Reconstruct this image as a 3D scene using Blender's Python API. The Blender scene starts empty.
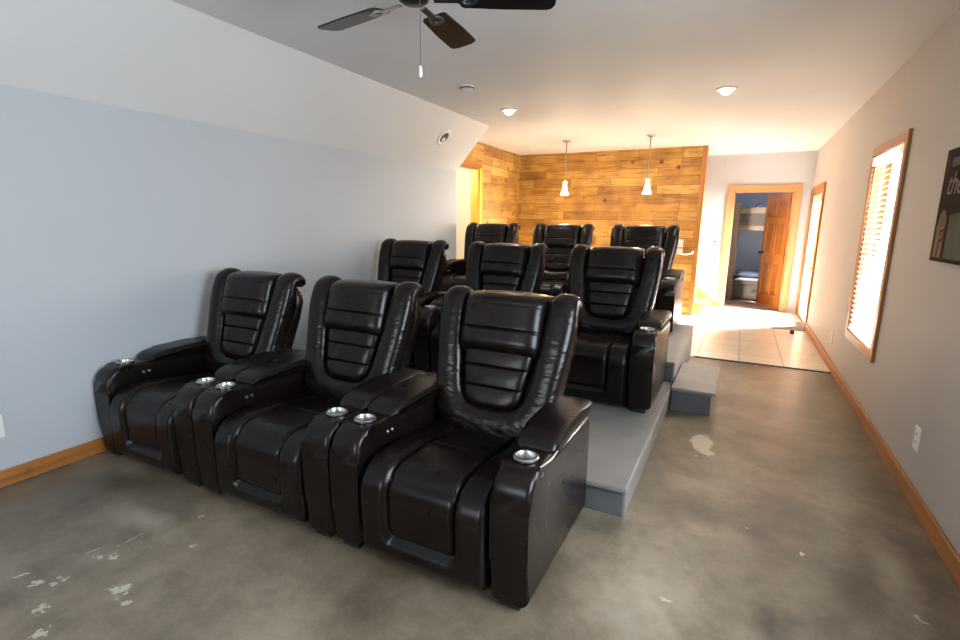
import bpy, bmesh, math, random
from mathutils import Vector, Matrix
random.seed(7)
PI = math.pi
scene = bpy.context.scene
C = scene.collection

# ------------------------------------------------------------------ measures
R, L = 0.945, -3.45            # inner faces of right and left wall
H = 2.6475                     # ceiling
B = 9.95                       # far wall
WW = 8.72                      # plank wall face
WX = -3.70                     # side plank wall face
WE = -0.615                    # free end of the plank wall
F = -2.2                       # wall behind the camera
TILE = 5.95
P1, P2 = 0.17, 0.345            # platform heights
P1Y, P2Y, P2B = 2.37, 4.27, 6.02
PX = -0.39                     # open side of the platforms

# ------------------------------------------------------------------ node materials
def new_mat(name):
    m = bpy.data.materials.new(name); m.use_nodes = True
    nt = m.node_tree
    return m, nt, nt.nodes['Principled BSDF']

def N(nt, typ, **kw):
    n = nt.nodes.new(typ)
    for k, v in kw.items():
        if k in n.inputs: n.inputs[k].default_value = v
        else: setattr(n, k, v)
    return n

def ramp(nt, stops, interp='LINEAR'):
    n = nt.nodes.new('ShaderNodeValToRGB'); cr = n.color_ramp; cr.interpolation = interp
    while len(cr.elements) < len(stops): cr.elements.new(0.5)
    for e, (p, c) in zip(cr.elements, stops):
        e.position = p; e.color = (c[0], c[1], c[2], 1)
    return n

def coords(nt, scale=(1, 1, 1), rot=(0, 0, 0), loc=(0, 0, 0), obj=True):
    tc = nt.nodes.new('ShaderNodeTexCoord'); mp = nt.nodes.new('ShaderNodeMapping')
    mp.inputs['Scale'].default_value = scale; mp.inputs['Rotation'].default_value = rot
    mp.inputs['Location'].default_value = loc
    nt.links.new(tc.outputs['Object' if obj else 'Generated'], mp.inputs['Vector'])
    return mp.outputs['Vector']

def mix(nt, fac, a, b, blend='MIX'):
    n = nt.nodes.new('ShaderNodeMix'); n.data_type = 'RGBA'; n.blend_type = blend
    for s, v in (('Factor', fac), ('A', a), ('B', b)):
        idx = {'Factor': 0, 'A': 6, 'B': 7}[s]
        if isinstance(v, (int, float)): n.inputs[idx].default_value = v
        elif isinstance(v, tuple): n.inputs[idx].default_value = (v[0], v[1], v[2], 1)
        else: nt.links.new(v, n.inputs[idx])
    return n.outputs[2]

def bump(nt, bsdf, height, strength=0.2, dist=0.01):
    b = N(nt, 'ShaderNodeBump'); b.inputs['Strength'].default_value = strength
    b.inputs['Distance'].default_value = dist
    nt.links.new(height, b.inputs['Height']); nt.links.new(b.outputs['Normal'], bsdf.inputs['Normal'])

def plain(name, col, rough=0.5, metal=0.0, var=0.06, scale=8.0, bmp=0.0, spec=None):
    m, nt, b = new_mat(name)
    v = coords(nt)
    n = N(nt, 'ShaderNodeTexNoise', Scale=scale, Detail=4.0)
    nt.links.new(v, n.inputs['Vector'])
    lo = tuple(c * (1 - var) for c in col); hi = tuple(min(1, c * (1 + var)) for c in col)
    r = ramp(nt, [(0.3, lo), (0.7, hi)])
    nt.links.new(n.outputs['Fac'], r.inputs['Fac'])
    nt.links.new(r.outputs['Color'], b.inputs['Base Color'])
    b.inputs['Roughness'].default_value = rough; b.inputs['Metallic'].default_value = metal
    if spec is not None: b.inputs['Specular IOR Level'].default_value = spec
    if bmp: bump(nt, b, n.outputs['Fac'], bmp)
    return m

def emit(name, col, strength):
    m, nt, b = new_mat(name)
    b.inputs['Base Color'].default_value = (col[0], col[1], col[2], 1)
    b.inputs['Emission Color'].default_value = (col[0], col[1], col[2], 1)
    b.inputs['Emission Strength'].default_value = strength
    return m

def wall_paint(name, col, rough=0.6):
    m, nt, b = new_mat(name)
    v = coords(nt)
    n1 = N(nt, 'ShaderNodeTexNoise', Scale=1.3, Detail=3.0); n2 = N(nt, 'ShaderNodeTexNoise', Scale=160.0, Detail=2.0)
    nt.links.new(v, n1.inputs['Vector']); nt.links.new(v, n2.inputs['Vector'])
    r = ramp(nt, [(0.3, tuple(c * .965 for c in col)), (0.7, tuple(min(1, c * 1.02) for c in col))])
    nt.links.new(n1.outputs['Fac'], r.inputs['Fac']); nt.links.new(r.outputs['Color'], b.inputs['Base Color'])
    b.inputs['Roughness'].default_value = rough
    bump(nt, b, n2.outputs['Fac'], 0.06, 0.003)
    return m

def leather_mat():
    m, nt, b = new_mat('dark_leather')
    v = coords(nt)
    n1 = N(nt, 'ShaderNodeTexNoise', Scale=5.0, Detail=3.0); n2 = N(nt, 'ShaderNodeTexVoronoi', Scale=260.0)
    n3 = N(nt, 'ShaderNodeTexNoise', Scale=14.0, Detail=2.0)
    for n in (n1, n2, n3): nt.links.new(v, n.inputs['Vector'])
    r = ramp(nt, [(0.3, (0.0042, 0.0023, 0.0018)), (0.75, (0.0085, 0.0047, 0.0036))])
    nt.links.new(n1.outputs['Fac'], r.inputs['Fac']); nt.links.new(r.outputs['Color'], b.inputs['Base Color'])
    rr = N(nt, 'ShaderNodeMapRange'); rr.inputs['To Min'].default_value = 0.23; rr.inputs['To Max'].default_value = 0.36
    nt.links.new(n3.outputs['Fac'], rr.inputs['Value']); nt.links.new(rr.outputs['Result'], b.inputs['Roughness'])
    b.inputs['Specular IOR Level'].default_value = 0.29
    b1 = N(nt, 'ShaderNodeBump'); b1.inputs['Strength'].default_value = 0.12; b1.inputs['Distance'].default_value = 0.008
    nt.links.new(n3.outputs['Fac'], b1.inputs['Height'])
    b2 = N(nt, 'ShaderNodeBump'); b2.inputs['Strength'].default_value = 0.04; b2.inputs['Distance'].default_value = 0.001
    nt.links.new(n2.outputs['Distance'], b2.inputs['Height']); nt.links.new(b1.outputs['Normal'], b2.inputs['Normal'])
    nt.links.new(b1.outputs['Normal'], b.inputs['Normal'])
    return m

def gathered_leather():
    m, nt, b = new_mat('gathered_leather')
    v = coords(nt, scale=(1.0, 1.0, 1.0)); v2 = coords(nt, scale=(5.0, 5.0, 17.0))
    w = N(nt, 'ShaderNodeTexNoise', Scale=1.0, Detail=2.5, Distortion=0.5); nt.links.new(v2, w.inputs['Vector'])
    n1 = N(nt, 'ShaderNodeTexNoise', Scale=5.0, Detail=3.0)
    nt.links.new(v, n1.inputs['Vector'])
    r = ramp(nt, [(0.3, (0.0042, 0.0023, 0.0018)), (0.75, (0.0085, 0.0047, 0.0036))])
    nt.links.new(n1.outputs['Fac'], r.inputs['Fac']); nt.links.new(r.outputs['Color'], b.inputs['Base Color'])
    b.inputs['Roughness'].default_value = 0.27; b.inputs['Specular IOR Level'].default_value = 0.30
    bump(nt, b, w.outputs['Fac'], 0.32, 0.03)
    return m

def concrete_mat():
    m, nt, b = new_mat('stained_concrete')
    v = coords(nt)
    n1 = N(nt, 'ShaderNodeTexNoise', Scale=0.9, Detail=7.0, Roughness=0.62, Distortion=0.6)
    n2 = N(nt, 'ShaderNodeTexNoise', Scale=3.2, Detail=8.0, Roughness=0.7)
    n3 = N(nt, 'ShaderNodeTexNoise', Scale=70.0, Detail=3.0)
    for n in (n1, n2, n3): nt.links.new(v, n.inputs['Vector'])
    r1 = ramp(nt, [(0.32, (0.110, 0.086, 0.058)), (0.5, (0.205, 0.168, 0.120)), (0.68, (0.315, 0.262, 0.192))])
    nt.links.new(n1.outputs['Fac'], r1.inputs['Fac'])
    r2 = ramp(nt, [(0.36, (0.50, 0.47, 0.43)), (0.60, (1.08, 1.06, 1.02))])
    nt.links.new(n2.outputs['Fac'], r2.inputs['Fac'])
    col = mix(nt, 0.75, r1.outputs['Color'], r2.outputs['Color'], 'MULTIPLY')
    r3 = ramp(nt, [(0.3, (0.86, 0.86, 0.86)), (0.7, (1.06, 1.06, 1.06))])
    nt.links.new(n3.outputs['Fac'], r3.inputs['Fac'])
    col = mix(nt, 0.6, col, r3.outputs['Color'], 'MULTIPLY')
    # pale chips of plaster and old paint on the slab
    vo = N(nt, 'ShaderNodeTexVoronoi', Scale=2.6, Randomness=1.0)
    wob = N(nt, 'ShaderNodeTexNoise', Scale=9.0, Detail=3.0)
    nt.links.new(v, wob.inputs['Vector'])
    addv = N(nt, 'ShaderNodeVectorMath', operation='MULTIPLY_ADD')
    nt.links.new(wob.outputs['Color'], addv.inputs[0]); addv.inputs[1].default_value = (.10, .10, .0); nt.links.new(v, addv.inputs[2])
    nt.links.new(addv.outputs[0], vo.inputs['Vector'])
    rc = ramp(nt, [(0.020, (1, 1, 1)), (0.034, (0, 0, 0))]); nt.links.new(vo.outputs['Distance'], rc.inputs['Fac'])
    # keep only a fraction of the cells
    sep = N(nt, 'ShaderNodeSeparateColor'); nt.links.new(vo.outputs['Color'], sep.inputs[0])
    gt = N(nt, 'ShaderNodeMath', operation='GREATER_THAN'); nt.links.new(sep.outputs[0], gt.inputs[0]); gt.inputs[1].default_value = 0.55
    mul = N(nt, 'ShaderNodeMath', operation='MULTIPLY'); nt.links.new(rc.outputs['Color'], mul.inputs[0]); nt.links.new(gt.outputs[0], mul.inputs[1])
    col = mix(nt, mul.outputs[0], col, (0.60, 0.55, 0.43))
    # the larger worn patch in the aisle, and two smaller ones near the front row
    def patch(c, sx, sy, colr, colin, soft=(0.8, 1.0), wb=0.16, rot=0.0, noise=None):
        wob_ = noise or wob
        sub = N(nt, 'ShaderNodeVectorMath', operation='SUBTRACT'); nt.links.new(v, sub.inputs[0]); sub.inputs[1].default_value = (c[0], c[1], 0)
        sc = N(nt, 'ShaderNodeVectorMath', operation='MULTIPLY'); sc.inputs[1].default_value = (1 / sx, 1 / sy, 0)
        if rot:
            vr = N(nt, 'ShaderNodeVectorRotate'); vr.rotation_type = 'Z_AXIS'; vr.inputs['Angle'].default_value = -rot
            nt.links.new(sub.outputs[0], vr.inputs['Vector']); nt.links.new(vr.outputs[0], sc.inputs[0])
        else: nt.links.new(sub.outputs[0], sc.inputs[0])
        ad = N(nt, 'ShaderNodeVectorMath', operation='MULTIPLY_ADD'); nt.links.new(wob_.outputs['Color'], ad.inputs[0]); ad.inputs[1].default_value = (wb * 10, wb * 10, 0); nt.links.new(sc.outputs[0], ad.inputs[2])
        of = N(nt, 'ShaderNodeVectorMath', operation='SUBTRACT'); nt.links.new(ad.outputs[0], of.inputs[0]); of.inputs[1].default_value = (wb * 5, wb * 5, 0)
        ln = N(nt, 'ShaderNodeVectorMath', operation='LENGTH'); nt.links.new(of.outputs[0], ln.inputs[0])
        rp = ramp(nt, [(soft[0], (1, 1, 1)), (soft[1], (0, 0, 0))]); nt.links.new(ln.outputs['Value'], rp.inputs['Fac'])
        return mix(nt, rp.outputs['Color'], colin, colr)
    col = patch((-0.10, 3.50), 0.085, 0.19, (0.52, 0.45, 0.33), col)
    pale = (0.50, 0.45, 0.35)
    fine = N(nt, 'ShaderNodeTexNoise', Scale=42.0, Detail=2.0); nt.links.new(v, fine.inputs['Vector'])
    for (cx, cy, sx, sy) in ((-2.06, .90, .034, .030), (-2.35, .97, .022, .013), (-2.29, 1.01, .020, .016), (-2.39, .77, .022, .014), (-2.35, .83, .010, .008), (-2.32, .84, .012, .010),
                             (-2.33, .80, .014, .010), (-2.21, .71, .020, .016), (-2.08, .66, .024, .020), (-1.96, .88, .016, .013), (-2.07, 1.21, .009, .012), (-2.25, 1.38, .012, .010),
                             (.38, 2.47, .010, .012), (.16, 2.57, .008, .008)):
        col = patch((cx, cy), sx * 1.15, sy * 1.15, pale, col, (.7, 1.0), .45, 0.0, fine)
    for (cx, cy, sx, sy, rt) in ((-2.505, .76, .042, .008, 1.107), (-2.36, 1.11, .055, .004, 1.571), (-.13, 1.88, .036, .009, .05), (.74, 2.225, .036, .013, -.896), (-2.42, .99, .03, .003, 1.3)):
        col = patch((cx, cy), sx, sy, pale, col, (.6, 1.0), .35, rt, fine)
    for (cx, cy, sx, sy, dk) in ((.24, 1.96, .10, .16, (.060, .050, .040)), (.36, 2.80, .22, .22, (.100, .084, .064)), (.20, 2.55, .12, .12, (.095, .080, .062)), (-2.5, 1.30, .30, .16, (.130, .110, .085))):  # first entry paints a person's shadow into the slab; the others are darker areas
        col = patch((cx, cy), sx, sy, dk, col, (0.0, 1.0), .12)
    for (cx, cy, sx, sy) in ((-.22, 1.85, .22, .34), (.72, 2.50, .10, .45), (-2.45, 1.24, .34, .10)):
        col = patch((cx, cy), sx, sy, (.34, .29, .22), col, (0.0, 1.3), .14)
    nt.links.new(col, b.inputs['Base Color'])
    rr = N(nt, 'ShaderNodeMapRange'); rr.inputs['To Min'].default_value = 0.22; rr.inputs['To Max'].default_value = 0.46
    nt.links.new(n2.outputs['Fac'], rr.inputs['Value']); nt.links.new(rr.outputs['Result'], b.inputs['Roughness'])
    bump(nt, b, n2.outputs['Fac'], 0.05, 0.01)
    return m

def plank_mat(name, axis, dark=1.0):
    """old honey coloured boards laid in staggered horizontal courses"""
    m, nt, b = new_mat(name)
    # brick texture works in xy -> bring wall (x or y, z) into (x, y)
    rot = (PI / 2, 0, 0) if axis == 'x' else (PI / 2, 0, PI / 2)
    tc = N(nt, 'ShaderNodeTexCoord'); sp = N(nt, 'ShaderNodeSeparateXYZ'); cb = N(nt, 'ShaderNodeCombineXYZ')
    nt.links.new(tc.outputs['Object'], sp.inputs[0])
    nt.links.new(sp.outputs['X' if axis == 'x' else 'Y'], cb.inputs['X']); nt.links.new(sp.outputs['Z'], cb.inputs['Y'])
    v = cb.outputs[0]
    br = N(nt, 'ShaderNodeTexBrick'); br.offset = 0.37; br.offset_frequency = 2; br.squash = 0.72; br.squash_frequency = 3
    for k, val in (('Scale', 1.0), ('Brick Width', 0.95), ('Row Height', 0.138), ('Mortar Size', 0.0035), ('Mortar Smooth', 0.3), ('Bias', 0.0)):
        br.inputs[k].default_value = val
    br.inputs['Color1'].default_value = (0, 0, 0, 1); br.inputs['Color2'].default_value = (1, 1, 1, 1); br.inputs['Mortar'].default_value = (0.5, 0.5, 0.5, 1)
    nt.links.new(v, br.inputs['Vector'])
    tone = ramp(nt, [(0.0, (0.33, 0.150, 0.024)), (0.35, (0.45, 0.225, 0.038)), (0.7, (0.53, 0.285, 0.055)), (1.0, (0.59, 0.35, 0.090))])
    nt.links.new(br.outputs['Color'], tone.inputs['Fac'])
    st = N(nt, 'ShaderNodeVectorMath', operation='MULTIPLY'); nt.links.new(v, st.inputs[0]); st.inputs[1].default_value = (2.2, 26.0, 1.0)
    off = N(nt, 'ShaderNodeVectorMath', operation='MULTIPLY_ADD'); nt.links.new(br.outputs['Color'], off.inputs[0]); off.inputs[1].default_value = (9, 9, 0); nt.links.new(st.outputs[0], off.inputs[2])
    g = N(nt, 'ShaderNodeTexNoise', Scale=1.0, Detail=5.0, Roughness=0.6, Distortion=0.9); nt.links.new(off.outputs[0], g.inputs['Vector'])
    gr = ramp(nt, [(0.33, (0.42, 0.33, 0.24)), (0.52, (1, 1, 1))]); nt.links.new(g.outputs['Fac'], gr.inputs['Fac'])
    col = mix(nt, 0.75, tone.outputs['Color'], gr.outputs['Color'], 'MULTIPLY')
    # knots
    kv = N(nt, 'ShaderNodeVectorMath', operation='MULTIPLY'); nt.links.new(v, kv.inputs[0]); kv.inputs[1].default_value = (3.4, 3.2, 1.0)
    kn = N(nt, 'ShaderNodeTexVoronoi', Scale=1.0); nt.links.new(kv.outputs[0], kn.inputs['Vector'])
    kr = ramp(nt, [(0.05, (1, 1, 1)), (0.15, (0, 0, 0))]); nt.links.new(kn.outputs['Distance'], kr.inputs['Fac'])
    col = mix(nt, kr.outputs['Color'], col, (0.085, 0.032, 0.011))
    # blotches of mill stain
    bl = N(nt, 'ShaderNodeTexNoise', Scale=3.0, Detail=3.0); nt.links.new(v, bl.inputs['Vector'])
    blr = ramp(nt, [(0.38, (0.52, 0.43, 0.34)), (0.60, (1.05, 1.05, 1.05))]); nt.links.new(bl.outputs['Fac'], blr.inputs['Fac'])
    col = mix(nt, 0.6, col, blr.outputs['Color'], 'MULTIPLY')
    mr = ramp(nt, [(0.0, (0, 0, 0)), (1.0, (0.75, 0.75, 0.75))]); nt.links.new(br.outputs['Fac'], mr.inputs['Fac'])
    col = mix(nt, mr.outputs['Color'], col, (0.07, 0.028, 0.008))
    if dark != 1.0: col = mix(nt, 1.0, col, (dark, dark, dark), 'MULTIPLY')
    nt.links.new(col, b.inputs['Base Color'])
    b.inputs['Roughness'].default_value = 0.55
    inv = N(nt, 'ShaderNodeMath', operation='SUBTRACT'); inv.inputs[0].default_value = 1.0; nt.links.new(br.outputs['Fac'], inv.inputs[1])
    bump(nt, b, inv.outputs[0], 0.5, 0.01)
    return m

def wood_mat(name, lo, hi, direction='z', rough=0.38, sc=1.0):
    m, nt, b = new_mat(name)
    s = {'x': (1.2, 22, 22), 'y': (22, 1.2, 22), 'z': (22, 22, 1.2)}[direction]
    v = coords(nt, scale=tuple(k * sc for k in s))
    n = N(nt, 'ShaderNodeTexNoise', Scale=1.0, Detail=5.0, Roughness=0.6, Distortion=0.8); nt.links.new(v, n.inputs['Vector'])
    r = ramp(nt, [(0.30, lo), (0.70, hi)]); nt.links.new(n.outputs['Fac'], r.inputs['Fac'])
    v2 = coords(nt, scale=(5, 5, 5))
    kn = N(nt, 'ShaderNodeTexVoronoi', Scale=1.0); nt.links.new(v2, kn.inputs['Vector'])
    kr = ramp(nt, [(0.06, (0.5, 0.5, 0.5)), (0.15, (0, 0, 0))]); nt.links.new(kn.outputs['Distance'], kr.inputs['Fac'])
    col = mix(nt, kr.outputs['Color'], r.outputs['Color'], tuple(c * .45 for c in lo))
    nt.links.new(col, b.inputs['Base Color']); b.inputs['Roughness'].default_value = rough
    bump(nt, b, n.outputs['Fac'], 0.05, 0.004)
    return m

def tile_mat():
    m, nt, b = new_mat('cream_tile')
    v = coords(nt, loc=(-0.10, -0.02, 0))
    br = N(nt, 'ShaderNodeTexBrick'); br.offset = 0.0; br.squash = 1.0
    for k, val in (('Scale', 1.0), ('Brick Width', 0.42), ('Row Height', 0.42), ('Mortar Size', 0.006), ('Mortar Smooth', 0.2)): br.inputs[k].default_value = val
    br.inputs['Color1'].default_value = (0.70, 0.65, 0.58, 1); br.inputs['Color2'].default_value = (0.76, 0.71, 0.64, 1); br.inputs['Mortar'].default_value = (0.36, 0.31, 0.26, 1)
    nt.links.new(v, br.inputs['Vector'])
    n = N(nt, 'ShaderNodeTexNoise', Scale=5.0, Detail=4.0); nt.links.new(v, n.inputs['Vector'])
    r = ramp(nt, [(0.3, (0.88, 0.86, 0.83)), (0.7, (1, 1, 1))]); nt.links.new(n.outputs['Fac'], r.inputs['Fac'])
    nt.links.new(mix(nt, 0.8, br.outputs['Color'], r.outputs['Color'], 'MULTIPLY'), b.inputs['Base Color'])
    b.inputs['Roughness'].default_value = 0.28
    return m

def glass_mat(name='clear_glass'):
    m, nt, b = new_mat(name)
    out = nt.nodes['Material Output']
    tr = N(nt, 'ShaderNodeBsdfTransparent'); gl = N(nt, 'ShaderNodeBsdfGlossy'); gl.inputs['Roughness'].default_value = 0.02
    ms = N(nt, 'ShaderNodeMixShader')
    ms.inputs[0].default_value = 0.05; nt.links.new(tr.outputs[0], ms.inputs[1]); nt.links.new(gl.outputs[0], ms.inputs[2])
    nt.links.new(ms.outputs[0], out.inputs['Surface'])
    return m

def weave_mat(name, a, bcol, scale=120.0):
    m, nt, b = new_mat(name)
    v = coords(nt)
    w = N(nt, 'ShaderNodeTexChecker', Scale=scale); nt.links.new(v, w.inputs['Vector'])
    n = N(nt, 'ShaderNodeTexNoise', Scale=6.0, Detail=4.0); nt.links.new(v, n.inputs['Vector'])
    nt.links.new(mix(nt, n.outputs['Fac'], a, bcol), b.inputs['Base Color'])
    b.inputs['Roughness'].default_value = 0.9; b.inputs['Specular IOR Level'].default_value = 0.1
    bump(nt, b, n.outputs['Fac'], 0.3, 0.01)
    return m

M = {}
M['leather'] = leather_mat()
M['gather'] = gathered_leather()
M['wall'] = wall_paint('pale_grey_paint', (0.47, 0.495, 0.52))
M['wall_r'] = wall_paint('shaded_grey_paint', (0.49, 0.455, 0.425))  # left wall's paint again, with the right side's shade put into the colour
M['white'] = wall_paint('white_paint', (0.70, 0.695, 0.68))
M['ceil'] = wall_paint('ceiling_paint', (0.74, 0.73, 0.72))
M['darkwall'] = wall_paint('darkened_unseen_wall', (0.10, 0.10, 0.11))  # unseen back wall made dark so the leather reflects less
M['cream'] = wall_paint('cream_paint', (0.78, 0.74, 0.64))
M['bluewall'] = wall_paint('blue_grey_paint', (0.25, 0.295, 0.385))
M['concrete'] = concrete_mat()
M['platform'] = plain('grey_painted_wood', (0.215, 0.205, 0.195), 0.5, var=0.10, scale=5.0, bmp=0.05)
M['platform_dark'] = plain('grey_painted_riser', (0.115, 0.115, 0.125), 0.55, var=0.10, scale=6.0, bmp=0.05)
M['plank_x'] = plank_mat('honey_planks_far', 'x')
M['plank_y'] = plank_mat('honey_planks_side', 'y', 0.95)
OLO, OHI = (0.27, 0.092, 0.015), (0.44, 0.175, 0.036)
M['oak_y'] = wood_mat('orange_trim_lengthwise', OLO, OHI, 'y')
M['oak_x'] = wood_mat('orange_trim_crosswise', OLO, OHI, 'x')
M['oak_z'] = wood_mat('orange_trim_upright', OLO, OHI, 'z')
M['pine_z'] = wood_mat('pine_trim_upright', (0.34, 0.155, 0.050), (0.50, 0.265, 0.11), 'z')
M['pine_x'] = wood_mat('pine_trim_crosswise', (0.34, 0.155, 0.050), (0.50, 0.265, 0.11), 'x')
M['lit_yellow_z'] = wood_mat('lit_yellow_pine_upright', (0.66, 0.33, 0.03), (0.82, 0.48, 0.06), 'z')  # warm light of the stair opening is put into this trim colour
M['door'] = wood_mat('knotty_pine_door', (0.28, 0.095, 0.014), (0.44, 0.18, 0.034), 'z', 0.3)
M['door_dark'] = wood_mat('knotty_pine_panel', (0.22, 0.075, 0.011), (0.36, 0.145, 0.027), 'z', 0.3)
M['bunk'] = wood_mat('weathered_grey_wood', (0.028, 0.020, 0.014), (0.062, 0.046, 0.034), 'x', 0.7)
M['bunk_pale'] = wood_mat('pale_weathered_wood', (0.095, 0.062, 0.035), (0.175, 0.12, 0.075), 'x', 0.7)
M['tile'] = tile_mat()
M['steel'] = plain('brushed_steel', (0.50, 0.49, 0.47), 0.34, 1.0, 0.04)
M['nickel'] = plain('brushed_nickel', (0.34, 0.32, 0.29), 0.30, 1.0, 0.04)
M['black'] = plain('black_plastic', (0.014, 0.013, 0.013), 0.45)
M['blackmetal'] = plain('black_metal', (0.02, 0.018, 0.017), 0.35, 0.6)
M['whiteplastic'] = plain('white_plastic', (0.78, 0.77, 0.74), 0.35, var=0.02)
M['greyslot'] = plain('grey_slot', (0.05, 0.05, 0.05), 0.6)
M['slat'] = plain('white_slat', (0.82, 0.80, 0.76), 0.45, var=0.02)
def translucent(m, k, col):
    nt = m.node_tree; out = nt.nodes['Material Output']; b = nt.nodes['Principled BSDF']
    t = N(nt, 'ShaderNodeBsdfTranslucent'); t.inputs['Color'].default_value = (*col, 1); ms = N(nt, 'ShaderNodeMixShader'); ms.inputs[0].default_value = k
    nt.links.new(b.outputs[0], ms.inputs[1]); nt.links.new(t.outputs[0], ms.inputs[2]); nt.links.new(ms.outputs[0], out.inputs['Surface'])
translucent(M['slat'], 0.5, (1.0, 0.97, 0.90))
M['glass'] = glass_mat()
M['blade'] = wood_mat('espresso_blade', (0.006, 0.0035, 0.003), (0.011, 0.007, 0.006), 'x', 0.34)
M['bulb'] = emit('lit_bulb', (1.0, 0.86, 0.66), 14.0)
M['shade'] = emit('lit_frosted_glass', (1.0, 0.83, 0.50), 9.0)
M['baffle'] = plain('dark_baffle', (0.03, 0.028, 0.026), 0.4)
M['mat'] = weave_mat('grey_door_mat', (0.24, 0.22, 0.20), (0.36, 0.34, 0.31), 90)
M['bedding'] = weave_mat('navy_bedding', (0.025, 0.034, 0.06), (0.09, 0.105, 0.15), 50)
M['sheet'] = weave_mat('grey_bedding', (0.17, 0.175, 0.19), (0.27, 0.275, 0.29), 50)
M['carpet'] = weave_mat('taupe_carpet', (0.20, 0.15, 0.115), (0.30, 0.235, 0.19), 200)
M['signbrown'] = plain('dark_brown_canvas', (0.024, 0.010, 0.008), 0.85, var=0.25, scale=12, spec=0.12)
M['signlite'] = plain('faded_white_ink', (0.30, 0.20, 0.175), 0.85, spec=0.12)
M['signgrey'] = plain('grey_green_ink', (0.12, 0.11, 0.085), 0.85, var=0.2, spec=0.12)
M['signtan'] = plain('tan_ink', (0.20, 0.13, 0.06), 0.85, var=0.2, spec=0.12)
M['signred'] = plain('dull_red_ink', (0.13, 0.025, 0.02), 0.85, var=0.2, spec=0.12)
M['yard'] = plain('pale_yard', (0.62, 0.64, 0.60), 0.9, var=0.15, scale=1.5)  # even pale ground colour

# ------------------------------------------------------------------ mesh helpers
def obj(name, bm, m, parent=None, smooth=False, loc=None, sharp=None):
    bmesh.ops.recalc_face_normals(bm, faces=bm.faces[:])
    me = bpy.data.meshes.new(name); bm.to_mesh(me); bm.free()
    if smooth:
        for p in me.polygons: p.use_smooth = True
        if sharp is not None: me.set_sharp_from_angle(angle=math.radians(sharp))
    ms = m if isinstance(m, (list, tuple)) else [m]
    for k in ms: me.materials.append(k)
    o = bpy.data.objects.new(name, me); C.objects.link(o)
    if parent is not None: o.parent = parent
    if loc is not None: o.location = loc
    return o

def thing(name, label, cat, loc=(0, 0, 0), rz=0, group=None):
    o = bpy.data.objects.new(name, None); C.objects.link(o)
    o.empty_display_size = 0.1
    o.location = loc; o.rotation_euler = (0, 0, rz); o['label'] = label; o['category'] = cat
    if group: o['group'] = group
    return o

def tag(o, label, cat, group=None):
    o['label'] = label; o['category'] = cat
    if group: o['group'] = group
    return o

def struct(o):
    o['kind'] = 'structure'; return o

def box(bm, a, b, bevel=0.0, seg=3, M4=None):
    x0, y0, z0 = a; x1, y1, z1 = b
    t = bmesh.new()
    vs = [t.verts.new(p) for p in ((x0, y0, z0), (x1, y0, z0), (x1, y1, z0), (x0, y1, z0), (x0, y0, z1), (x1, y0, z1), (x1, y1, z1), (x0, y1, z1))]
    for f in ((0, 3, 2, 1), (4, 5, 6, 7), (0, 1, 5, 4), (1, 2, 6, 5), (2, 3, 7, 6), (3, 0, 4, 7)): t.faces.new([vs[i] for i in f])
    if bevel: bmesh.ops.bevel(t, geom=t.edges[:], offset=bevel, segments=seg, profile=0.5, affect='EDGES')
    if M4 is not None: bmesh.ops.transform(t, matrix=M4, verts=t.verts[:])
    merge(bm, t)
    return bm

def merge(bm, t):
    me = bpy.data.meshes.new('tmp'); t.to_mesh(me); t.free(); bm.from_mesh(me); bpy.data.meshes.remove(me)

def bx(a, b, bevel=0.0, seg=3):
    return box(bmesh.new(), a, b, bevel, seg)

def lathe(bm, prof, c=(0, 0, 0), n=32, axis='z', cap=True):
    """prof: list of (r, h) along the axis"""
    rings = []
    for r, h in prof:
        ring = []
        for i in range(n):
            a = 2 * PI * i / n; p = (r * math.cos(a), r * math.sin(a), h)
            if axis == 'x': p = (p[2], p[0], p[1])
            if axis == 'y': p = (p[0], p[2], p[1])
            ring.append(bm.verts.new((p[0] + c[0], p[1] + c[1], p[2] + c[2])))
        rings.append(ring)
    for a, b in zip(rings, rings[1:]):
        for i in range(n): bm.faces.new((a[i], a[(i + 1) % n], b[(i + 1) % n], b[i]))
    if cap:
        bm.faces.new(rings[0]); bm.faces.new(rings[-1][::-1])
    return bm

def tube(bm, pts, r, n=8):
    pts = [Vector(p) for p in pts]; rings = []
    for i, p in enumerate(pts):
        t = (pts[min(i + 1, len(pts) - 1)] - pts[max(i - 1, 0)]).normalized()
        up = Vector((0, 0, 1)) if abs(t.z) < 0.9 else Vector((1, 0, 0))
        s = t.cross(up).normalized(); u = s.cross(t)
        rr = r[i] if isinstance(r, (list, tuple)) else r
        rings.append([bm.verts.new(p + (s * math.cos(2 * PI * k / n) + u * math.sin(2 * PI * k / n)) * rr) for k in range(n)])
    for a, b in zip(rings, rings[1:]):
        for i in range(n): bm.faces.new((a[i], a[(i + 1) % n], b[(i + 1) % n], b[i]))
    bm.faces.new(rings[0]); bm.faces.new(rings[-1][::-1])
    return bm

def prism(bm, poly, fn, d0, d1):
    """extrude a 2D polygon between depths d0 and d1; fn(u, v, d) -> xyz"""
    a = [bm.verts.new(fn(u, v, d0)) for u, v in poly]; b = [bm.verts.new(fn(u, v, d1)) for u, v in poly]
    n = len(poly)
    for i in range(n): bm.faces.new((a[i], a[(i + 1) % n], b[(i + 1) % n], b[i]))
    fa = bm.faces.new(a); fb = bm.faces.new(b[::-1])
    return a, b

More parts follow.
